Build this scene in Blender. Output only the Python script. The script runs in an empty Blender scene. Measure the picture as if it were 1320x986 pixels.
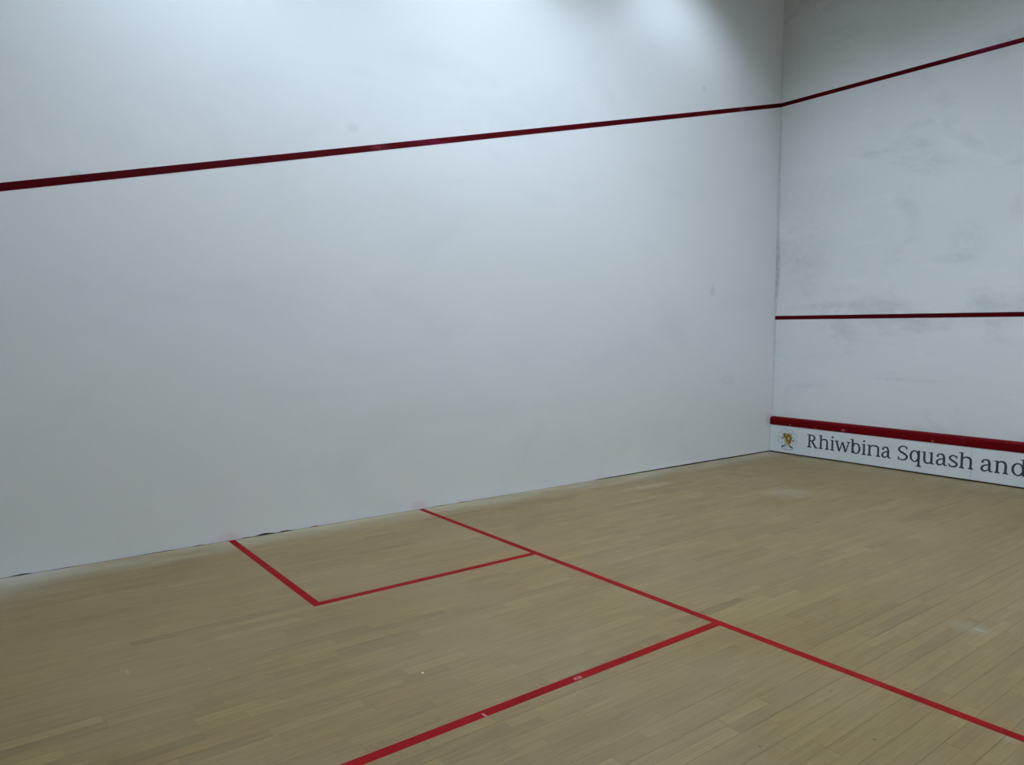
import bpy, bmesh, math, random
from mathutils import Matrix, Vector, noise

random.seed(7)
S = bpy.context.scene
COL = S.collection

# ------------------------------------------------------------------ camera
cam_data = bpy.data.cameras.new('camera')
cam = bpy.data.objects.new('camera', cam_data)
COL.objects.link(cam)
cam_data.sensor_fit = 'HORIZONTAL'
cam_data.sensor_width = 36.0
cam_data.lens = 25.5357
cam_data.clip_start = 0.05
RIGHT = Vector((0.6106201234070294, 0.7919057028931354, 0.0053312864970423025))
DOWN = Vector((-0.05727535068678126, 0.037447252016115005, 0.9976558712903703)) * -1.0
FWD = Vector((-0.7898497319706391, 0.6094941025488031, -0.0682227224914006))
DOWN = FWD.cross(RIGHT)
UP = -DOWN
CAM = Vector((5.57737, -8.74044, 1.57981))
m = Matrix((RIGHT, UP, -FWD)).transposed().to_4x4()
m.translation = CAM
cam.matrix_world = m
S.camera = cam

# ------------------------------------------------------------------ world, lamps, exposure
world = bpy.data.worlds.new('world')
S.world = world
world.use_nodes = True
world.node_tree.nodes['Background'].inputs[0].default_value = (0.6, 0.7, 0.8, 1)
world.node_tree.nodes['Background'].inputs[1].default_value = 0.0
S.view_settings.view_transform = 'Standard'
S.view_settings.look = 'None'
S.view_settings.gamma = 1.0
S.view_settings.use_curve_mapping = False
S.view_settings.exposure = 0.09

LAMP_COLOR = (0.80, 0.95, 1.125)
# x, y, height of the source, depth of the shade below the source, watts
LAMPS = [(1.20, -2.35, 6.35, 0.21, 112), (1.00, -5.05, 6.10, 0.19, 118), (0.80, -7.70, 5.30, 0.20, 58),
         (3.20, -1.70, 6.50, 0.24, 35), (3.20, -4.50, 6.50, 0.18, 310), (3.20, -6.10, 6.50, 0.16, 235),
         (5.40, -3.00, 6.50, 0.24, 110), (5.40, -5.05, 6.50, 0.24, 12), (5.40, -7.60, 6.50, 0.24, 6)]

L, W, H = 9.75, 6.40, 7.30        # court length, width and ceiling height


# ------------------------------------------------------------------ helpers
def link(name, me, mat=None, parent=None, loc=None):
    o = bpy.data.objects.new(name, me)
    COL.objects.link(o)
    if mat is not None:
        me.materials.append(mat)
    if parent is not None:
        o.parent = parent
    if loc is not None:
        o.location = loc
    return o


def build(name, bm, mat, parent=None, loc=None, smooth=False):
    me = bpy.data.meshes.new(name)
    bm.normal_update()
    bm.to_mesh(me)
    bm.free()
    if smooth:
        for p in me.polygons:
            p.use_smooth = True
    return link(name, me, mat, parent, loc)


def box(bm, x0, x1, y0, y1, z0, z1):
    v = [bm.verts.new(p) for p in ((x0, y0, z0), (x1, y0, z0), (x1, y1, z0), (x0, y1, z0),
                                   (x0, y0, z1), (x1, y0, z1), (x1, y1, z1), (x0, y1, z1))]
    for f in ((3, 2, 1, 0), (4, 5, 6, 7), (0, 1, 5, 4), (1, 2, 6, 5), (2, 3, 7, 6), (3, 0, 4, 7)):
        bm.faces.new([v[i] for i in f])
    return v


def tag(o, label=None, cat=None, group=None, kind=None):
    if label: o['label'] = label
    if cat: o['category'] = cat
    if group: o['group'] = group
    if kind: o['kind'] = kind
    return o


def empty(name, loc=(0, 0, 0)):
    o = bpy.data.objects.new(name, None)
    o.empty_display_size = 0.2
    COL.objects.link(o)
    o.location = loc
    return o


class NT:
    """small node helper"""
    def __init__(self, name):
        self.mat = bpy.data.materials.new(name)
        self.mat.use_nodes = True
        self.t = self.mat.node_tree
        self.bsdf = self.t.nodes['Principled BSDF']

    def n(self, typ, **kw):
        nd = self.t.nodes.new(typ)
        for k, v in kw.items():
            setattr(nd, k, v)
        return nd

    def put(self, sock, v):
        if isinstance(v, bpy.types.NodeSocket):
            self.t.links.new(v, sock)
        elif v is not None:
            sock.default_value = v

    def math(self, op, a, b=None, c=None, clamp=False):
        nd = self.n('ShaderNodeMath', operation=op, use_clamp=clamp)
        for i, v in enumerate((a, b, c)):
            self.put(nd.inputs[i], v)
        return nd.outputs[0]

    def mix(self, fac, a, b, blend='MIX'):
        nd = self.n('ShaderNodeMix', data_type='RGBA', blend_type=blend)
        self.put(nd.inputs[0], fac)
        self.put(nd.inputs[6], a)
        self.put(nd.inputs[7], b)
        return nd.outputs[2]

    def pos(self):
        if not hasattr(self, '_pos'):
            self._pos = self.n('ShaderNodeNewGeometry').outputs['Position']
        return self._pos

    def mapped(self, scale, offset=None, vec=None):
        nd = self.n('ShaderNodeMapping')
        self.put(nd.inputs['Vector'], vec if vec is not None else self.pos())
        nd.inputs['Scale'].default_value = scale
        if offset is not None:
            self.put(nd.inputs['Location'], offset)
        return nd.outputs[0]

    def noise(self, scale, vec=None, detail=4, rough=0.55, distort=0.0):
        nd = self.n('ShaderNodeTexNoise')
        self.put(nd.inputs['Vector'], vec if vec is not None else self.pos())
        nd.inputs['Scale'].default_value = scale
        nd.inputs['Detail'].default_value = detail
        nd.inputs['Roughness'].default_value = rough
        nd.inputs['Distortion'].default_value = distort
        return nd.outputs['Fac']

    def remap(self, v, a, b, c=0.0, d=1.0, smooth=False):
        nd = self.n('ShaderNodeMapRange', interpolation_type='SMOOTHSTEP' if smooth else 'LINEAR')
        self.put(nd.inputs[0], v)
        for i, x in enumerate((a, b, c, d)):
            nd.inputs[i + 1].default_value = x
        return nd.outputs[0]

    def blob(self, centre, radii, hard=0.35):
        """soft ellipsoid mask around a spot of the surface (a stain, tint or painted corner shade with its own place)"""
        sub = self.n('ShaderNodeVectorMath', operation='SUBTRACT')
        self.put(sub.inputs[0], self.pos())
        sub.inputs[1].default_value = centre
        mul = self.n('ShaderNodeVectorMath', operation='MULTIPLY')
        self.put(mul.inputs[0], sub.outputs[0])
        mul.inputs[1].default_value = tuple(1.0 / r for r in radii)
        ln = self.n('ShaderNodeVectorMath', operation='LENGTH')
        self.put(ln.inputs[0], mul.outputs[0])
        return self.remap(ln.outputs['Value'], hard, 1.0, 1.0, 0.0, True)

    def bump(self, h, strength=0.1, dist=0.002):
        nd = self.n('ShaderNodeBump')
        nd.inputs['Strength'].default_value = strength
        nd.inputs['Distance'].default_value = dist
        self.put(nd.inputs['Height'], h)
        self.put(self.bsdf.inputs['Normal'], nd.outputs[0])

    def fin(self, color=None, rough=None, spec=None, metal=None):
        self.put(self.bsdf.inputs['Base Color'], color)
        self.put(self.bsdf.inputs['Roughness'], rough)
        self.put(self.bsdf.inputs['Specular IOR Level'], spec)
        self.put(self.bsdf.inputs['Metallic'], metal)
        return self.mat


def rgb(r, g, b):
    return (r, g, b, 1.0)


# ------------------------------------------------------------------ materials
def wall_paint(name, base, blotch, horiz, spots=()):
    t = NT(name)
    # broad unevenness of the plaster paint
    big = t.noise(0.9, detail=3, rough=0.5)
    c = t.mix(t.remap(big, 0.35, 0.7, 0, 0.5), rgb(*base), rgb(*[v * 0.965 for v in base]))
    # trowel marks: noise stretched along the wall
    tr = t.noise(1.0, t.mapped(horiz), detail=6, rough=0.62, distort=0.6)
    grey = tuple(v * k for v, k in zip(base, (0.80, 0.815, 0.82)))
    c = t.mix(t.math('MULTIPLY', t.remap(tr, 0.50, 0.70, 0, 1, True), blotch), c, rgb(*grey))
    tr2 = t.noise(1.0, t.mapped(tuple(h * 2.3 for h in horiz), (3, 5, 9)), detail=5, rough=0.6, distort=1.2)
    lite = tuple(min(0.88, v * 1.045) for v in base)
    c = t.mix(t.math('MULTIPLY', t.remap(tr2, 0.55, 0.75, 0, 1, True), blotch), c, rgb(*lite))
    # small ball marks
    sm = t.noise(5.0, detail=3, rough=0.6)
    c = t.mix(t.math('MULTIPLY', t.remap(sm, 0.68, 0.78, 0, 1, True), 0.35 * blotch + 0.06), c, rgb(*[v * 0.72 for v in base]))
    for centre, radii, col, amt in spots:
        br = t.math('MULTIPLY', t.blob(centre, radii), t.remap(t.noise(14.0, detail=4), 0.3, 0.6, 0.25, 1.0))
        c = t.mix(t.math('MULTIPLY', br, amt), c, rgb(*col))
    t.bump(t.noise(3.0, detail=5, rough=0.6), 0.25, 0.01)
    return t.fin(c, 0.55, 0.3)


SCUFF = (0.34, 0.36, 0.37)
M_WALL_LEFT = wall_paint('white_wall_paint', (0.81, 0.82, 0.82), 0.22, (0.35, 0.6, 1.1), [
    ((0, -6.09, 3.24), (0.1, 0.07, 0.06), SCUFF, 0.18),
    ((0, -1.60, 4.47), (0.1, 0.06, 0.05), SCUFF, 0.2),
    ((0, -1.35, 2.1), (0.1, 0.07, 0.10), SCUFF, 0.22),
    ((0, -1.0, 1.0), (0.1, 0.22, 0.10), (0.45, 0.40, 0.42), 0.12),
    ((0, -8.05, 2.6), (0.1, 0.05, 0.04), SCUFF, 0.3),
    ((0, -7.14, 0.02), (0.1, 0.11, 0.06), (0.50, 0.14, 0.17), 0.2),
    ((0, -5.48, 0.02), (0.1, 0.13, 0.08), (0.50, 0.18, 0.20), 0.18),
    ((0, -0.08, 0.45), (0.1, 0.10, 0.12), (0.45, 0.12, 0.14), 0.2),
    ((0, 0.0, 2.6), (0.1, 0.03, 3.0), (0.40, 0.41, 0.41), 0.35),  # shading along the room corner, painted as a grey line
])
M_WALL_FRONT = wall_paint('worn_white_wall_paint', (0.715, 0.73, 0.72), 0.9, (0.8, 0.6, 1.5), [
    ((2.30, 0, 2.58), (0.28, 0.1, 0.34), SCUFF, 0.16),
    ((2.15, 0, 2.42), (0.30, 0.1, 0.07), SCUFF, 0.20),
    ((0.45, 0, 2.60), (0.40, 0.1, 0.75), SCUFF, 0.14),
    ((1.2, 0, 1.95), (0.9, 0.1, 0.06), SCUFF, 0.20),
    ((0.55, 0, 1.93), (0.5, 0.1, 0.05), SCUFF, 0.18),
    ((1.7, 0, 1.06), (0.55, 0.1, 0.03), SCUFF, 0.22),
    ((2.75, 0, 2.9), (0.12, 0.1, 0.18), (0.45, 0.40, 0.40), 0.20),
    ((0.02, 0, 2.5), (0.05, 0.1, 0.6), (0.25, 0.26, 0.26), 0.45),  # streak by the corner: dirt and crack shading painted in grey
    ((0.0, 0, 2.6), (0.04, 0.1, 3.2), (0.34, 0.35, 0.35), 0.40),  # this wall's side of the painted corner shading
    ((0.5, 0, 3.35), (0.9, 0.1, 0.35), SCUFF, 0.10),
    ((1.75, 0, 3.95), (0.25, 0.1, 0.06), SCUFF, 0.15),
])
M_WALL_PLAIN = wall_paint('plain_wall_paint', (0.74, 0.725, 0.68), 0.2, (0.4, 0.4, 1.0))
M_WALL_BACK = wall_paint('grey_back_wall_paint', (0.28, 0.265, 0.23), 0.2, (0.4, 0.4, 1.0))
M_CEILING = NT('ceiling_paint').fin(rgb(0.66, 0.63, 0.55), 0.8, 0.2)


def red_paint(name, col, rough, worn=0.25, spots=(), spec=0.06):
    t = NT(name)
    a = t.noise(6.0, detail=4, rough=0.6)
    c = t.mix(t.remap(a, 0.35, 0.7, 0, 1), rgb(*col), rgb(*[v * 0.78 for v in col]))
    b = t.noise(45.0, detail=3, rough=0.6)
    faded = (min(1, col[0] * 1.15 + 0.04), col[1] + 0.035, col[2] + 0.045)
    c = t.mix(t.math('MULTIPLY', t.remap(b, 0.66, 0.78, 0, 1), worn), c, rgb(*faded))
    for centre, radii, scol, amt in spots:
        br = t.math('MULTIPLY', t.blob(centre, radii), t.remap(t.noise(30.0, detail=2), 0.4, 0.6, 0.2, 1.0))
        c = t.mix(t.math('MULTIPLY', br, amt), c, rgb(*scol))
    return t.fin(c, rough, spec)


PALE = (0.62, 0.42, 0.40)
M_LINE_FLOOR = red_paint('floor_line_paint', (0.245, 0.0022, 0.003), 0.6, 0.12, [
    ((3.206, -6.519, 0), (0.020, 0.030, 0.02), PALE, 0.9),
    ((3.215, -7.05, 0), (0.03, 0.008, 0.02), PALE, 0.6),
    ((0.80, -7.115, 0), (0.010, 0.04, 0.02), PALE, 0.25),
    ((4.02, -5.465, 0), (0.02, 0.04, 0.02), (0.34, 0.0, 0.012), 0.8),
])
M_LINE_WALL = red_paint('wall_line_paint', (0.072, 0.0004, 0.0028), 0.6, 0.2, [
    ((0, -5.84, 3.11), (0.1, 0.12, 0.05), (0.20, 0.03, 0.05), 0.7),
    ((0, -5.30, 3.24), (0.1, 0.4, 0.05), (0.15, 0.006, 0.03), 0.7),
    ((0, -0.85, 4.36), (0.1, 0.10, 0.05), (0.22, 0.05, 0.07), 0.6),
    ((2.3, 0, 4.6), (0.5, 0.1, 0.06), (0.15, 0.008, 0.035), 0.8),
])
M_TIN_RED = red_paint('red_rail_paint', (0.13, 0.0006, 0.003), 0.5, 0.15, [
    ((1.02, -0.05, 0.40), (0.03, 0.05, 0.02), PALE, 0.6),
    ((2.05, -0.05, 0.39), (0.02, 0.05, 0.02), (0.6, 0.4, 0.2), 0.7),
    ((2.36, -0.05, 0.43), (0.04, 0.05, 0.06), (0.22, 0.01, 0.04), 0.5),
    ((0.30, -0.05, 0.39), (0.015, 0.05, 0.015), PALE, 0.5),
    ((0.66, -0.05, 0.385), (0.015, 0.05, 0.015), PALE, 0.5),
])
t = NT('white_panel_vinyl')
M_PANEL = t.fin(t.mix(t.remap(t.noise(3.0, detail=4), 0.4, 0.7), rgb(0.70, 0.745, 0.745), rgb(0.66, 0.70, 0.70)), 0.4, 0.35)
M_PATCH = NT('crest_patch_vinyl').fin(rgb(0.66, 0.71, 0.735), 0.4, 0.35)
M_LETTER = NT('slate_letter_vinyl').fin(rgb(0.030, 0.048, 0.052), 0.45, 0.35)
M_CREST_GREY = NT('crest_lavender_ink').fin(rgb(0.47, 0.50, 0.57), 0.5, 0.3)
M_CREST_PALE = NT('crest_pale_ink').fin(rgb(0.72, 0.72, 0.78), 0.5, 0.3)
M_CREST_GOLD = NT('crest_gold_ink').fin(rgb(0.50, 0.36, 0.12), 0.5, 0.3)
M_CREST_DARK = NT('crest_brown_ink').fin(rgb(0.085, 0.055, 0.02), 0.5, 0.3)
M_CREST_BLUE = NT('crest_navy_ink').fin(rgb(0.05, 0.065, 0.12), 0.5, 0.3)
M_CREST_PINK = NT('crest_rose_ink').fin(rgb(0.42, 0.26, 0.28), 0.5, 0.3)
M_GAP_SHADE = NT('gap_shade_dark').fin(rgb(0.035, 0.032, 0.02), 0.8, 0.1)  # near-black colour that paints the shade under the tin
M_SUBFLOOR = NT('dark_subfloor').fin(rgb(0.05, 0.04, 0.025), 0.9, 0.1)
M_SHADE_OUT = NT('grey_lamp_metal').fin(rgb(0.35, 0.36, 0.37), 0.45, 0.5, 0.6)


def floor_wood():
    t = NT('pale_strip_wood')
    at = t.n('ShaderNodeAttribute', attribute_name='tone')
    at.attribute_type = 'GEOMETRY'
    sep = t.n('ShaderNodeSeparateColor')
    t.put(sep.inputs[0], at.outputs['Color'])
    tone, hue, seed = sep.outputs[0], sep.outputs[1], sep.outputs[2]
    ramp = t.n('ShaderNodeValToRGB')
    e = ramp.color_ramp.elements
    e[0].position, e[0].color = 0.0, rgb(0.166, 0.107, 0.030)
    e[1].position, e[1].color = 1.0, rgb(0.284, 0.201, 0.071)
    for p, c in ((0.15, (0.197, 0.130, 0.038)), (0.5, (0.227, 0.152, 0.046)), (0.85, (0.251, 0.170, 0.055))):
        el = e.new(p); el.color = rgb(*c)
    t.put(ramp.inputs[0], tone)
    c = ramp.outputs[0]
    c = t.mix(t.math('MULTIPLY', hue, 0.35), c, rgb(0.242, 0.144, 0.045))
    # grain along the board, shifted by the strip's own seed
    off = t.n('ShaderNodeCombineXYZ')
    t.put(off.inputs[0], t.math('MULTIPLY', seed, 37.0))
    t.put(off.inputs[1], t.math('MULTIPLY', seed, 91.0))
    g = t.noise(1.0, t.mapped((70.0, 3.2, 1.0), off.outputs[0]), detail=5, rough=0.62, distort=0.5)
    c = t.mix(t.remap(g, 0.34, 0.68, 0.0, 0.62), c, rgb(0.142, 0.088, 0.026))
    g2 = t.noise(1.0, t.mapped((16.0, 1.3, 1.0), off.outputs[0]), detail=4, rough=0.5, distort=1.6)
    c = t.mix(t.remap(g2, 0.45, 0.70, 0.0, 0.42), c, rgb(0.274, 0.194, 0.070))
    # rays and knots
    k = t.noise(1.0, t.mapped((26.0, 11.0, 1.0), off.outputs[0]), detail=2, rough=0.5)
    c = t.mix(t.remap(k, 0.755, 0.80, 0.0, 0.75), c, rgb(0.069, 0.039, 0.009))
    # wear: greyish cloudy traffic film
    w = t.noise(1.3, detail=5, rough=0.6)
    c = t.mix(t.remap(w, 0.45, 0.75, 0.0, 0.22), c, rgb(0.329, 0.290, 0.209))
    # pale plaster dust along the side wall and by the tin
    sx = t.n('ShaderNodeSeparateXYZ')
    t.put(sx.inputs[0], t.pos())
    dn = t.noise(1.0, t.mapped((5.0, 1.6, 1.0)), detail=5, rough=0.6)
    edge = t.math('MULTIPLY', t.remap(sx.outputs[0], 0.0, 0.34, 1.0, 0.0), t.remap(dn, 0.30, 0.62, 0.25, 1.0))
    c = t.mix(t.math('MULTIPLY', edge, 0.66), c, rgb(0.50, 0.47, 0.38))
    back = t.math('MULTIPLY', t.math('MULTIPLY', t.remap(sx.outputs[1], -8.0, -8.6, 0.0, 1.0),
                                     t.remap(sx.outputs[0], 0.1, 0.62, 1.0, 0.0)), t.remap(dn, 0.25, 0.6, 0.4, 1.0))
    c = t.mix(t.math('MULTIPLY', back, 0.40), c, rgb(0.50, 0.50, 0.46))
    tin = t.math('MULTIPLY', t.remap(sx.outputs[1], -0.05, -0.55, 1.0, 0.0), t.remap(dn, 0.35, 0.65, 0.1, 1.0))
    c = t.mix(t.math('MULTIPLY', tin, 0.35), c, rgb(0.364, 0.317, 0.232))
    DK, LT = (0.06, 0.045, 0.022), (0.66, 0.63, 0.55)
    for centre, radii, col, amt, hard in [
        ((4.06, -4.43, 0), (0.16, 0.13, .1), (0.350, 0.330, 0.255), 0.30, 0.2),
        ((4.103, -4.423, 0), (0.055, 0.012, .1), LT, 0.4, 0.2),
        ((2.383, -3.002, 0), (0.03, 0.028, .1), DK, 0.85, 0.2),
        ((4.036, -6.337, 0), (0.010, 0.012, .1), DK, 0.9, 0.2),
        ((4.278, -5.937, 0), (0.011, 0.012, .1), DK, 0.9, 0.2),
        ((3.97, -5.70, 0), (0.010, 0.022, .1), DK, 0.5, 0.2),
        ((4.50, -5.63, 0), (0.012, 0.012, .1), DK, 0.5, 0.2),
        ((1.90, -8.15, 0), (0.050, 0.012, .1), (0.322, 0.251, 0.151), 0.8, 0.2),
        ((2.731, -7.06, 0), (0.010, 0.006, .1), (0.8, 0.8, 0.76), 1.0, 0.5),
        ((1.32, -8.57, 0), (0.005, 0.035, .1), DK, 0.8, 0.4),
        ((4.60, -5.50, 0), (0.05, 0.05, .1), (0.34, 0.30, 0.21), 0.4, 0.2),
        ((0.55, -3.0, 0), (0.12, 0.5, .1), (0.420, 0.356, 0.232), 0.3, 0.1),
        ((1.6, -2.2, 0), (0.30, 0.35, .1), (0.385, 0.356, 0.267), 0.28, 0.1),
    ]:
        c = t.mix(t.math('MULTIPLY', t.blob(centre, radii, hard), amt), c, rgb(*col))
    t.bump(g, 0.10, 0.002)
    t.bsdf.inputs['Coat Weight'].default_value = 0.12
    t.bsdf.inputs['Coat Roughness'].default_value = 0.42
    rough = t.remap(w, 0.3, 0.7, 0.34, 0.46)
    return t.fin(c, rough, 0.42)


M_WOOD = floor_wood()

# ------------------------------------------------------------------ floor: two-strip boards of 129 mm, laid along the court
bm = bmesh.new()
box(bm, -0.12, W + 0.12, -L - 0.12, 0.12, -0.12, -0.014)
floor = build('floor', bm, M_SUBFLOOR)
tag(floor, kind='structure')


def project(p):
    d = p - CAM
    z = d.dot(FWD)
    if z < 0.05:
        return None
    f = 936.314
    return 660 + f * d.dot(RIGHT) / z, 493 + f * d.dot(DOWN) / z


def seen_area(x0, x1, y0, y1):
    """pixel area of the in-frame part of a floor rectangle (short cells)"""
    tot = 0.0
    n = 4
    for i in range(n):
        ya, yb = y0 + (y1 - y0) * i / n, y0 + (y1 - y0) * (i + 1) / n
        q = [project(Vector(p)) for p in ((x0, ya, 0), (x1, ya, 0), (x1, yb, 0), (x0, yb, 0))]
        if any(v is None for v in q):
            continue
        cx = sum(v[0] for v in q) / 4
        cy = sum(v[1] for v in q) / 4
        if -4 <= cx <= 1324 and -4 <= cy <= 990:
            a = 0
            for j in range(4):
                a += q[j][0] * q[(j + 1) % 4][1] - q[(j + 1) % 4][0] * q[j][1]
            tot += abs(a) / 2
    return tot


BW, SEAM0 = 0.129, 3.806
SW = BW / 2
strips = []          # x0,x1,y0,y1,tone,hue,seed
k0 = math.floor((0.006 - SEAM0) / BW)
k = k0
FAR, NEAR = -0.012, -L + 0.012
while SEAM0 + k * BW < W:
    bx = SEAM0 + k * BW
    rnd = random.Random(1000 + k)
    gapL = 0.00008 + 0.0010 * rnd.random() ** 3
    if 0 <= k <= 7:
        gapL = 0.0009
    for s in range(2):
        x0 = bx + s * SW + (gapL if s == 0 else 0.00006)
        x1 = bx + (s + 1) * SW - (0.0001 if s == 1 else 0.00006)
        x0 = max(x0, 0.005)
        x1 = min(x1, W - 0.005)
        if x1 - x0 < 0.012:
            continue
        y = FAR + rnd.uniform(0.0, 0.4) * -0.0
        first = True
        while y > NEAR + 0.05:
            ln = rnd.uniform(0.22, 0.62) if rnd.random() < 0.8 else rnd.uniform(0.6, 0.95)
            if first:
                ln *= rnd.uniform(0.3, 1.0); first = False
            ye = max(y - ln, NEAR)
            if ye - NEAR < 0.12:
                ye = NEAR
            tone = min(1.0, max(0.0, rnd.gauss(0.5, 0.26)))
            r = rnd.random()
            if r < 0.05:
                tone = rnd.uniform(0.92, 1.0)
            elif r < 0.11:
                tone = rnd.uniform(0.0, 0.12)
            g = 0.00007 if rnd.random() < 0.9 else 0.0004
            strips.append((x0, x1, ye + g, y - g, tone, rnd.random(), rnd.random()))
            y = ye
    k += 1

ranked = sorted(range(len(strips)), key=lambda i: -seen_area(*strips[i][:4]))
single = set(ranked[:300])


def strip_geo(x0, x1, y0, y1, ox=0.0, oy=0.0):
    c = min(0.0003, (x1 - x0) * 0.1)
    x0, x1, y0, y1 = x0 - ox, x1 - ox, y0 - oy, y1 - oy
    v = [(x0, y0, -0.014), (x1, y0, -0.014), (x1, y1, -0.014), (x0, y1, -0.014),
         (x0, y0, -c), (x1, y0, -c), (x1, y1, -c), (x0, y1, -c),
         (x0 + c, y0 + c, 0), (x1 - c, y0 + c, 0), (x1 - c, y1 - c, 0), (x0 + c, y1 - c, 0)]
    f = [(8, 9, 10, 11)]
    for a in range(4):
        b = (a + 1) % 4
        f.append((a, b, 4 + b, 4 + a))
        f.append((4 + a, 4 + b, 8 + b, 8 + a))
    return v, f


def set_tone(me, cols):
    a = me.color_attributes.new('tone', 'FLOAT_COLOR', 'POINT')
    flat = []
    for c in cols:
        flat.extend(c)
    a.data.foreach_set('color', flat)


vv, ff, cc = [], [], []
for i, (x0, x1, y0, y1, tone, hue, seed) in enumerate(strips):
    if i in single:
        ox, oy = (x0 + x1) / 2, (y0 + y1) / 2
        v, f = strip_geo(x0, x1, y0, y1, ox, oy)
        me = bpy.data.meshes.new('floor_strip')
        me.from_pydata(v, [], f)
        set_tone(me, [(tone, hue, seed, 1)] * len(v))
        link('floor_strip', me, M_WOOD, floor, (ox, oy, 0))
    else:
        v, f = strip_geo(x0, x1, y0, y1)
        b = len(vv)
        vv += v
        ff += [tuple(b + j for j in q) for q in f]
        cc += [(tone, hue, seed, 1)] * len(v)
me = bpy.data.meshes.new('floor_strips')
me.from_pydata(vv, [], ff)
set_tone(me, cc)
o = link('floor_strips', me, M_WOOD, floor)
tag(o, kind='stuff')

# ------------------------------------------------------------------ walls and ceiling
TH = 0.10


def gap_at(y):
    """height of the open joint under the side wall's plaster edge"""
    g = 0.0003 + 0.0045 * max(0.0, noise.noise(Vector((y * 3.1, 2.0, 0))) - 0.35)
    if y > -3.3:
        g = max(g, 0.006 + 0.006 * min(1.0, (y + 3.3) / 1.5) + 0.003 * noise.noise(Vector((y * 6, 0, 1))))
    for c, w, h in ((-6.86, 0.09, 0.015), (-6.70, 0.06, 0.012), (-7.0, 0.06, 0.006), (-8.44, 0.07, 0.009), (-8.2, 0.08, 0.003),
                    (-7.62, 0.14, 0.004), (-7.35, 0.05, 0.006), (-6.45, 0.05, 0.006), (-5.02, 0.06, 0.006), (-5.28, 0.10, 0.004)):
        d = abs(y - c) / w
        if d < 1:
            g = max(g, h * (1 - d * d) * (0.75 + 0.5 * noise.noise(Vector((y * 25, 7, 0)))))
    return max(0.0003, g)


bm = bmesh.new()
N = 390
rows = []
for i in range(N + 1):
    y = -L + L * i / N
    g = gap_at(y)
    prof = [(0, g), (0, H), (-TH, H), (-TH, g)]
    rows.append([bm.verts.new((px, y, pz)) for px, pz in prof])
for a, b in zip(rows[:-1], rows[1:]):
    for j in range(4):
        bm.faces.new((a[j], a[(j + 1) % 4], b[(j + 1) % 4], b[j]))
bm.faces.new(rows[0][::-1]); bm.faces.new(rows[-1])
bmesh.ops.recalc_face_normals(bm, faces=bm.faces)
tag(build('wall_left', bm, M_WALL_LEFT), kind='structure')

bm = bmesh.new(); box(bm, -TH, W + TH, 0, TH, 0, H)
tag(build('wall_front', bm, M_WALL_FRONT), kind='structure')
bm = bmesh.new(); box(bm, W, W + TH, -L, 0, 0, H)
tag(build('wall_right', bm, M_WALL_PLAIN), kind='structure')
bm = bmesh.new(); box(bm, -TH, W + TH, -L - TH, -L, 0, H)
tag(build('wall_back', bm, M_WALL_BACK), kind='structure')
bm = bmesh.new(); box(bm, -TH, W + TH, -L - TH, TH, H, H + 0.1)
tag(build('ceiling', bm, M_CEILING), kind='structure')

# ------------------------------------------------------------------ red lines
T = 0.0009
LY0, LY1 = -5.49, -5.44           # short line


def line_box(name, dims, mat, label, origin, group=None):
    bm = bmesh.new()
    x0, x1, y0, y1, z0, z1 = dims
    ox, oy, oz = origin
    box(bm, x0 - ox, x1 - ox, y0 - oy, y1 - oy, z0 - oz, z1 - oz)
    o = build(name, bm, mat, None, origin)
    return tag(o, label, 'court line', group)


line_box('short_line', (0.004, W - 0.004, LY0, LY1, 0, T), M_LINE_FLOOR,
         'long red floor line crossing the whole wooden floor, touched by both other floor lines', (3.2, -5.465, 0))
line_box('half_court_line', (3.175, 3.225, -L + 0.004, LY0, 0, T), M_LINE_FLOOR,
         'wide bright red floor line running from the foreground up to the middle cross line', (3.2, -7.6, 0))
# service box: one L-shaped line
bm = bmesh.new()
pts = [(0.004, -7.14), (1.65, -7.14), (1.65, LY0), (1.60, LY0), (1.60, -7.09), (0.004, -7.09)]
lo = [bm.verts.new((x - 1.625, y + 7.115, 0)) for x, y in pts]
hi = [bm.verts.new((x - 1.625, y + 7.115, T)) for x, y in pts]
bm.faces.new(hi); bm.faces.new(lo[::-1])
for i in range(6):
    j = (i + 1) % 6
    bm.faces.new((lo[i], lo[j], hi[j], hi[i]))
tag(build('service_box_line', bm, M_LINE_FLOOR, None, (1.625, -7.115, 0)),
    'L-shaped red floor line closing off the small square box beside the left wall', 'court line')

ZO, ZB = 4.5766, 2.1449            # out line centre heights at front and back
line_box('service_line', (0.004, W, -T, 0, 1.7735, 1.8235), M_LINE_WALL,
         'level red line across the front wall midway between the red rail and the top line', (3.2, 0, 1.7985))
line_box('front_out_line', (0.0, W, -T, 0, ZO - 0.025, ZO + 0.025), M_LINE_WALL,
         'red line high on the front wall, right of the room corner', (3.2, 0, ZO))
bm = bmesh.new()
hw = 0.0265
va = []
for x in (0.0004, 0.0013):
    va.append([bm.verts.new((x, y + 4.875, z - 3.36)) for y, z in
               ((-T, ZO - hw), (-T, ZO + hw), (-L, ZB + hw), (-L, ZB - hw))])
bm.faces.new(va[0]); bm.faces.new(va[1])
for i in range(4):
    j = (i + 1) % 4
    bm.faces.new((va[0][i], va[0][j], va[1][j], va[1][i]))
bmesh.ops.recalc_face_normals(bm, faces=bm.faces)
tag(build('side_out_line', bm, M_LINE_WALL, None, (0, -4.875, 3.36)),
    'long slanting dark red line high on the white side wall', 'court line')

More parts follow.
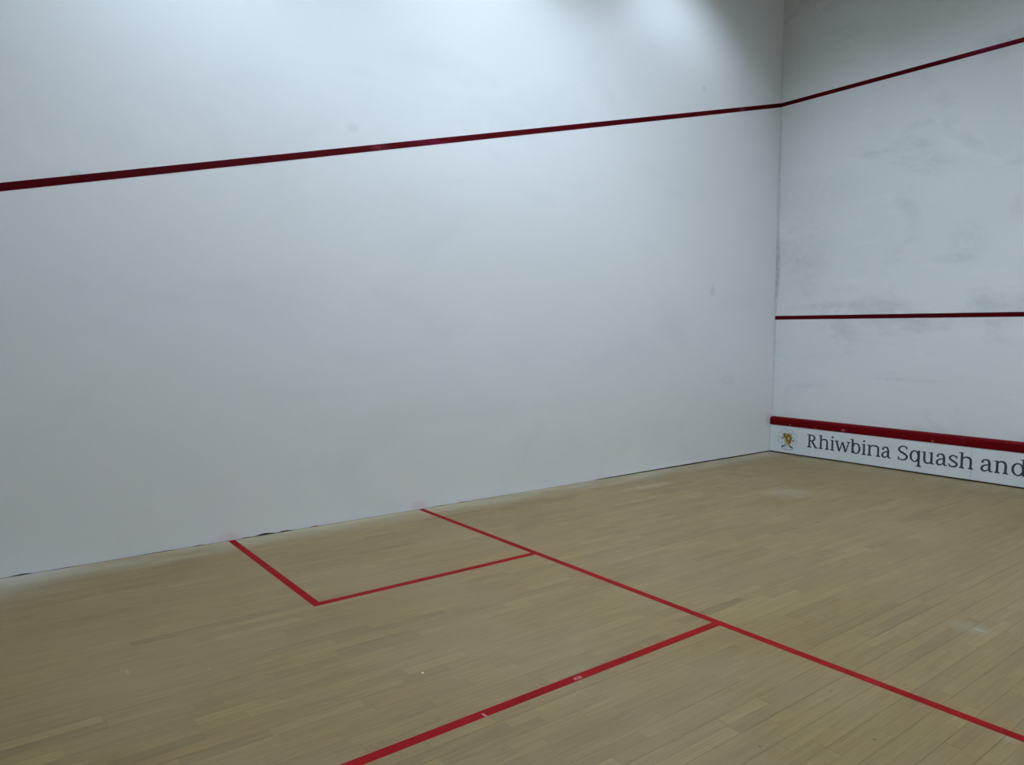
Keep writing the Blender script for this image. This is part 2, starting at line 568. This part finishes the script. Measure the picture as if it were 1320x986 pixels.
# ------------------------------------------------------------------ tin: white boards under a red rail, with lettering
TIN_D, TIN_H, RAIL_Z = 0.040, 0.480, 0.372
tin = empty('tin_board', (0.0, 0.0, 0.0))
tag(tin, 'low white tin board with red top rail and club lettering below the front wall', 'tin board')
X0 = 0.006
bm = bmesh.new(); box(bm, X0 + 0.004, W - 0.006, -TIN_D + 0.012, -0.003, 0.0, 0.018)
build('dark_gap_strip', bm, M_GAP_SHADE, tin)  # added strip under the panels; its dark colour stands for the gap's shade
for a, b in ((X0, 2.4495), (2.4515, 4.894), (4.896, W - 0.004)):
    bm = bmesh.new()
    box(bm, a, b, -TIN_D, -0.002, 0.016, RAIL_Z)
    bmesh.ops.bevel(bm, geom=[e for e in bm.edges], offset=0.0008, segments=1, affect='EDGES')
    build('panel', bm, M_PANEL, tin)
# rail: rounded nose with a sloping top
prof = [(-0.002, RAIL_Z), (-TIN_D - 0.004, RAIL_Z), (-TIN_D - 0.007, RAIL_Z + 0.004), (-TIN_D - 0.007, 0.448),
        (-TIN_D - 0.004, 0.460), (-TIN_D + 0.006, 0.470), (-0.002, 0.482)]
bm = bmesh.new()
ra = [bm.verts.new((X0, y, z)) for y, z in prof]
rb = [bm.verts.new((W - 0.004, y, z)) for y, z in prof]
n = len(prof)
for i in range(n):
    j = (i + 1) % n
    bm.faces.new((ra[i], ra[j], rb[j], rb[i]))
bm.faces.new(ra[::-1]); bm.faces.new(rb)
bmesh.ops.recalc_face_normals(bm, faces=bm.faces)
tag(build('top_rail', bm, M_TIN_RED, tin), 'red top rail')


class Ink:
    """flat shapes on the tin's face (x right, z up), each a hair proud of the one before"""
    def __init__(self, y=-TIN_D - 0.0004):
        self.bm = bmesh.new()
        self.y = y

    def poly(self, pts):
        self.y -= 0.00003
        f = self.bm.faces.new([self.bm.verts.new((x, self.y, z)) for x, z in pts])
        f.normal_update()
        if f.normal.y > 0:
            f.normal_flip()

    def bar(self, x0, x1, z0, z1):
        self.poly([(x0, z0), (x1, z0), (x1, z1), (x0, z1)])

    def strip(self, left, right):
        self.y -= 0.00003
        l = [self.bm.verts.new((x, self.y, z)) for x, z in left]
        r = [self.bm.verts.new((x, self.y, z)) for x, z in right]
        for i in range(len(l) - 1):
            f = self.bm.faces.new((l[i], r[i], r[i + 1], l[i + 1]))
            f.normal_update()
            if f.normal.y > 0:
                f.normal_flip()

    def rib(self, pts, ws, sub=6):
        P = [Vector(p) for p in pts]
        out, wo = [], []
        for i in range(len(P) - 1):
            p0 = P[i - 1] if i else P[0] * 2 - P[1]
            p1, p2 = P[i], P[i + 1]
            p3 = P[i + 2] if i + 2 < len(P) else P[-1] * 2 - P[-2]
            for s in range(sub):
                u = s / sub
                out.append(0.5 * ((2 * p1) + (p2 - p0) * u + (2 * p0 - 5 * p1 + 4 * p2 - p3) * u * u + (3 * p1 - p0 - 3 * p2 + p3) * u ** 3))
                wo.append(ws[i] + (ws[i + 1] - ws[i]) * u)
        out.append(P[-1]); wo.append(ws[-1])
        l, r = [], []
        for i, p in enumerate(out):
            d = (out[min(i + 1, len(out) - 1)] - out[max(i - 1, 0)])
            d = d.normalized() if d.length else Vector((1, 0))
            nn = Vector((-d.y, d.x)) * wo[i] / 2
            l.append(p + nn); r.append(p - nn)
        self.strip(l, r)

    def ring(self, cx, cz, rx, rz, ts, tt, a0=0.0, a1=360.0, n=28):
        o, i = [], []
        for k in range(n + 1):
            a = math.radians(a0 + (a1 - a0) * k / n)
            o.append((cx + rx * math.cos(a), cz + rz * math.sin(a)))
            i.append((cx + (rx - ts) * math.cos(a), cz + (rz - tt) * math.sin(a)))
        self.strip(o, i)

    def disc(self, cx, cz, rx, rz, n=16):
        self.poly([(cx + rx * math.cos(2 * math.pi * k / n), cz + rz * math.sin(2 * math.pi * k / n)) for k in range(n)])


# letter metrics in metres
XH, CAP, ASC = 0.134, 0.170, 0.178
ST, TN, SF = 0.0245, 0.0150, 0.0125        # stem, thin stroke, serif thickness


def serif(k, xc, z, w=0.052, up=True):
    """foot serif under a stem (up) with small brackets"""
    k.bar(xc - w / 2, xc + w / 2, z, z + SF)
    k.poly([(xc - ST / 2 - 0.008, z + SF - 0.0005), (xc + ST / 2 + 0.008, z + SF - 0.0005), (xc + ST / 2, z + SF + 0.008), (xc - ST / 2, z + SF + 0.008)])


def flag(k, xc, z, left=0.020):
    """half serif at the top left of a stem"""
    k.poly([(xc - ST / 2 - left, z - SF), (xc + ST / 2, z - SF), (xc + ST / 2, z), (xc - ST / 2 - left, z - 0.003)])


def stem(k, xc, z0, z1):
    k.bar(xc - ST / 2, xc + ST / 2, z0, z1)


def arch(k, xs, xe, zf):
    """shoulder from the stem at xs to a right stem at xe"""
    top = XH
    mid = (xs + xe) / 2
    k.rib([(xs, XH * 0.74), (xs + (xe - xs) * 0.25, XH * 0.905), (mid + 0.006, top * 0.955), (xe - 0.010, top * 0.88), (xe, top * 0.66), (xe, top * 0.45)],
          [TN * 0.7, TN * 1.0, TN * 1.25, ST * 0.95, ST, ST])
    k.bar(xe - ST / 2, xe + ST / 2, 0.0, top * 0.47)


def g_R(k, w):
    sx = 0.034
    stem(k, sx, 0, CAP); serif(k, sx, 0, 0.062)
    k.bar(0.003, sx + 0.03, CAP - SF, CAP)
    k.ring(0.064, CAP - 0.044, 0.052, 0.044, ST, TN, 90, -90)
    k.bar(sx, 0.066, CAP - TN, CAP); k.bar(sx, 0.066, CAP - 0.088, CAP - 0.088 + TN)
    k.rib([(0.066, CAP - 0.084), (0.088, 0.058), (0.112, 0.020), (0.132, 0.003)], [ST * 0.8, ST, ST, ST * 0.8])
    k.bar(0.122, w, 0, SF)


def g_h(k, w):
    a, b = 0.028, w - 0.030
    stem(k, a, 0, ASC); serif(k, a, 0); flag(k, a, ASC)
    arch(k, a, b, 0); serif(k, b, 0)


def g_n(k, w):
    a, b = 0.030, w - 0.030
    stem(k, a, 0, XH); serif(k, a, 0); flag(k, a, XH)
    arch(k, a, b, 0); serif(k, b, 0)


def g_i(k, w):
    a = w / 2 + 0.001
    stem(k, a, 0, XH); serif(k, a, 0); flag(k, a, XH)
    k.disc(a - 0.001, XH + 0.034, 0.0135, 0.0135)


def g_w(k, w):
    p = [(0.020, XH - 0.004), (w * 0.30, 0.004), (w * 0.50, XH - 0.010), (w * 0.72, 0.004), (w - 0.018, XH - 0.004)]
    for a, b, t in ((p[0], p[1], ST), (p[1], p[2], TN), (p[2], p[3], ST), (p[3], p[4], TN)):
        k.rib([a, b], [t * 1.02, t * 1.02], 1)
    k.bar(0, 0.050, XH - SF, XH); k.bar(w - 0.044, w, XH - SF, XH)


def g_b(k, w):
    a = 0.028
    stem(k, a, 0.004, ASC); flag(k, a, ASC)
    rx = (w - a) / 2 + 0.004
    k.ring(w - 0.003 - rx, XH / 2, rx, XH / 2 + 0.002, ST, TN)


def g_a(k, w):
    xr = w - 0.034
    k.rib([(0.016, XH * 0.74), (0.022, XH * 0.885), (w * 0.42, XH * 0.955), (xr - 0.010, XH * 0.90), (xr, XH * 0.68), (xr, XH * 0.40)],
          [ST * 0.9, TN, TN * 1.05, ST * 0.9, ST, ST])
    k.disc(0.018, XH * 0.77, 0.0125, 0.0135)
    k.bar(xr - ST / 2, xr + ST / 2, 0.016, XH * 0.45)
    k.rib([(xr, XH * 0.58), (w * 0.40, XH * 0.53), (0.022, XH * 0.42), (0.011, XH * 0.24), (0.022, XH * 0.085), (w * 0.36, 0.0055), (xr - 0.012, 0.024), (xr, 0.044)],
          [TN, TN, TN * 1.25, ST, ST * 0.9, TN, TN * 0.85, TN * 0.8], 5)
    k.rib([(xr, 0.026), (xr + 0.008, 0.010), (w - 0.012, SF * 0.6), (w, SF * 0.7)], [ST, ST * 0.85, SF, SF * 0.8], 4)


def g_S(k, w):
    k.rib([(w - 0.018, CAP * 0.80), (w - 0.030, CAP * 0.925), (w * 0.50, CAP * 0.972), (0.026, CAP * 0.88), (0.013, CAP * 0.74), (0.028, CAP * 0.60),
           (w * 0.52, CAP * 0.50), (w - 0.024, CAP * 0.39), (w - 0.012, CAP * 0.25), (w - 0.028, CAP * 0.095), (w * 0.48, 0.005), (0.024, CAP * 0.06), (0.009, CAP * 0.19)],
          [TN * 0.7, TN, TN, ST * 0.8, ST, ST, ST * 1.05, ST, ST, ST * 0.8, TN, TN, TN * 0.7], 5)
    k.bar(w - 0.020, w - 0.010, CAP * 0.74, CAP * 0.985)
    k.bar(0.003, 0.013, 0.002, CAP * 0.27)


def g_q(k, w):
    b = w - 0.030
    stem(k, b, -0.046, XH); serif(k, b, -0.052, 0.056); k.bar(b - ST / 2, b + 0.012, XH - 0.012, XH + 0.002)
    rx = b / 2 + 0.003
    k.ring(0.003 + rx, XH / 2, rx, XH / 2 + 0.002, ST, TN)


def g_u(k, w):
    a, b = 0.030, w - 0.032
    k.bar(a - ST / 2, a + ST / 2, XH * 0.5, XH); flag(k, a, XH)
    k.rib([(a, XH * 0.55), (a, XH * 0.32), (a + 0.010, XH * 0.12), ((a + b) / 2 - 0.004, XH * 0.045), (b - 0.018, XH * 0.095), (b, XH * 0.26)],
          [ST, ST, ST * 0.95, TN * 1.2, TN, TN * 0.7])
    stem(k, b, 0, XH); flag(k, b, XH); k.bar(b, w, 0, SF)


def g_s(k, w):
    k.rib([(w - 0.016, XH * 0.78), (w - 0.026, XH * 0.91), (w * 0.48, XH * 0.965), (0.022, XH * 0.87), (0.013, XH * 0.73), (0.030, XH * 0.59),
           (w * 0.55, XH * 0.485), (w - 0.018, XH * 0.36), (w - 0.011, XH * 0.235), (w - 0.026, XH * 0.09), (w * 0.46, 0.005), (0.022, XH * 0.07), (0.009, XH * 0.22)],
          [TN * 0.7, TN, TN, ST * 0.75, ST * 0.85, ST * 0.9, ST * 0.95, ST * 0.9, ST * 0.85, ST * 0.75, TN, TN, TN * 0.7], 5)
    k.bar(w - 0.018, w - 0.009, XH * 0.72, XH * 0.985)
    k.bar(0.004, 0.013, 0.003, XH * 0.28)


def g_d(k, w):
    b = w - 0.032
    stem(k, b, 0, ASC); flag(k, b, ASC); k.bar(b, w, 0, SF)
    rx = b / 2 + 0.003
    k.ring(0.003 + rx, XH / 2, rx, XH / 2 + 0.002, ST, TN)


TEXT = [(g_R, 0.540, 0.152), (g_h, 0.702, 0.142), (g_i, 0.852, 0.060), (g_w, 0.914, 0.196), (g_b, 1.112, 0.130), (g_i, 1.250, 0.060),
        (g_n, 1.318, 0.164), (g_a, 1.490, 0.112),
        (g_S, 1.678, 0.116), (g_q, 1.808, 0.134), (g_u, 1.942, 0.138), (g_a, 2.094, 0.118), (g_s, 2.222, 0.098), (g_h, 2.330, 0.146),
        (g_a, 2.541, 0.118), (g_n, 2.668, 0.138), (g_d, 2.824, 0.146)]
BASE = 0.1275
for fn, x, w in TEXT:
    ink = Ink(-0.0004)
    fn(ink, w)
    build('letter', ink.bm, M_LETTER, tin, (x, -TIN_D, BASE))

# crest: pale patch with wreath, gold shield, crossed rackets and ribbon
ink = Ink(-0.0002)
ink.bar(-0.170, 0.165, -0.148, 0.158)
crest = build('crest', ink.bm, M_PATCH, tin, (0.262, -TIN_D, 0.200))
ink = Ink(-0.0006)
for k_ in range(8):
    a = math.radians(22.5 + 45 * k_)
    ink.ring(0.108 * math.cos(a), 0.012 + 0.098 * math.sin(a), 0.042, 0.036, 0.011, 0.011, math.degrees(a) - 110, math.degrees(a) + 110, 12)
ink.ring(0, 0.012, 0.092, 0.086, 0.006, 0.006)
build('wreath', ink.bm, M_CREST_GREY, crest)
ink = Ink(-0.0010)
ink.poly([(-0.066, 0.066), (-0.030, 0.074), (0.030, 0.074), (0.066, 0.064), (0.068, 0.010), (0.060, -0.036), (0.040, -0.068), (0.008, -0.086), (-0.026, -0.066), (-0.042, -0.034), (-0.044, 0.004), (-0.064, 0.020)])
build('shield', ink.bm, M_CREST_GOLD, crest)
ink = Ink(-0.0016)
ink.rib([(-0.046, 0.062), (-0.034, 0.030), (-0.012, 0.018)], [0.018, 0.020, 0.012])
ink.ring(0.012, 0.010, 0.030, 0.046, 0.017, 0.014, 30, 320, 16)
ink.rib([(0.034, 0.046), (0.050, 0.010), (0.040, -0.034), (0.012, -0.060)], [0.014, 0.018, 0.018, 0.010])
ink.rib([(-0.052, 0.072), (0.0, 0.064), (0.056, 0.070)], [0.007, 0.006, 0.007])
ink.bar(0.064, 0.100, 0.026, 0.032)
build('charge', ink.bm, M_CREST_DARK, crest)
ink = Ink(-0.0010)
ink.disc(-0.066, 0.008, 0.016, 0.018)
build('rosette', ink.bm, M_CREST_PINK, crest)
ink = Ink(-0.0010)
ink.disc(0.086, -0.014, 0.016, 0.020)
build('rosette', ink.bm, M_CREST_PINK, crest)
for sgn in (-1, 1):
    ink = Ink(-0.0018)
    ink.rib([(0.022 * sgn, -0.078), (0.056 * sgn, -0.100), (0.082 * sgn, -0.112)], [0.012, 0.019, 0.017])
    build('racket', ink.bm, M_CREST_BLUE, crest)
ink = Ink(-0.0008)
ink.rib([(-0.085, -0.118), (-0.05, -0.136), (0.005, -0.142), (0.06, -0.136), (0.092, -0.116)], [0.014, 0.018, 0.016, 0.018, 0.014])
build('ribbon', ink.bm, M_CREST_GREY, crest)
ink = Ink(-0.0012)
ink.rib([(-0.05, -0.118), (0.005, -0.124), (0.058, -0.118)], [0.012, 0.014, 0.012])
build('motto', ink.bm, M_CREST_PALE, crest)

# ------------------------------------------------------------------ lamps above the court (out of frame): bell shades on short rods
t = NT('white_enamel_reflector'); M_SHADE_IN = t.fin(rgb(0.55, 0.57, 0.58), 0.6, 0.3)
t = NT('lamp_bulb')
t.bsdf.inputs['Base Color'].default_value = rgb(0.9, 0.9, 0.9)
t.bsdf.inputs['Emission Color'].default_value = rgb(*LAMP_COLOR)
t.bsdf.inputs['Emission Strength'].default_value = 30.0
M_BULB = t.mat


def lathe(prof, n=32):
    bm = bmesh.new()
    rings = []
    for r, z in prof:
        rings.append([bm.verts.new((r * math.cos(2 * math.pi * k / n), r * math.sin(2 * math.pi * k / n), z)) for k in range(n)])
    for a, b in zip(rings[:-1], rings[1:]):
        for k in range(n):
            bm.faces.new((a[k], a[(k + 1) % n], b[(k + 1) % n], b[k]))
    return bm


NAMES = ['grey bell lamp hung by the left wall, %s', 'grey bell lamp hung over the middle of the court, %s',
         'grey bell lamp hung by the right wall, %s']
PLACE = ['nearest the front wall', 'second from the front', 'nearest the back wall']
for i, (x, y, z_src, D_, watts) in enumerate(LAMPS):
    root = empty('pendant_lamp', (x, y, H))
    tag(root, NAMES[i // 3] % PLACE[i % 3], 'lamp', 'bell lamps over the court')
    zl = z_src - H
    R_ = 0.26                    # the rim cuts the light off at about 50 degrees
    build('lamp_shade', lathe([(0.05, zl + 0.14), (0.12, zl + 0.12), (0.20, zl + 0.02), (R_, zl - D_), (R_ + 0.006, zl - D_),
                               (0.207, zl + 0.025), (0.125, zl + 0.128), (0.05, zl + 0.148)]), M_SHADE_IN, root, smooth=True)
    build('lamp_cap', lathe([(0.0, zl + 0.20), (0.06, zl + 0.20), (0.06, zl + 0.13), (0.0, zl + 0.13)], 20), M_SHADE_OUT, root)
    build('rod', lathe([(0.012, zl + 0.19), (0.012, 0.0)], 10), M_SHADE_OUT, root)
    ld = bpy.data.lights.new('bulb_light', 'POINT')
    ld.energy = watts
    ld.color = LAMP_COLOR
    ld.shadow_soft_size = 0.075
    lo_ = bpy.data.objects.new('bulb_light', ld)
    COL.objects.link(lo_)
    lo_.parent = root
    lo_.location = (0, 0, zl)
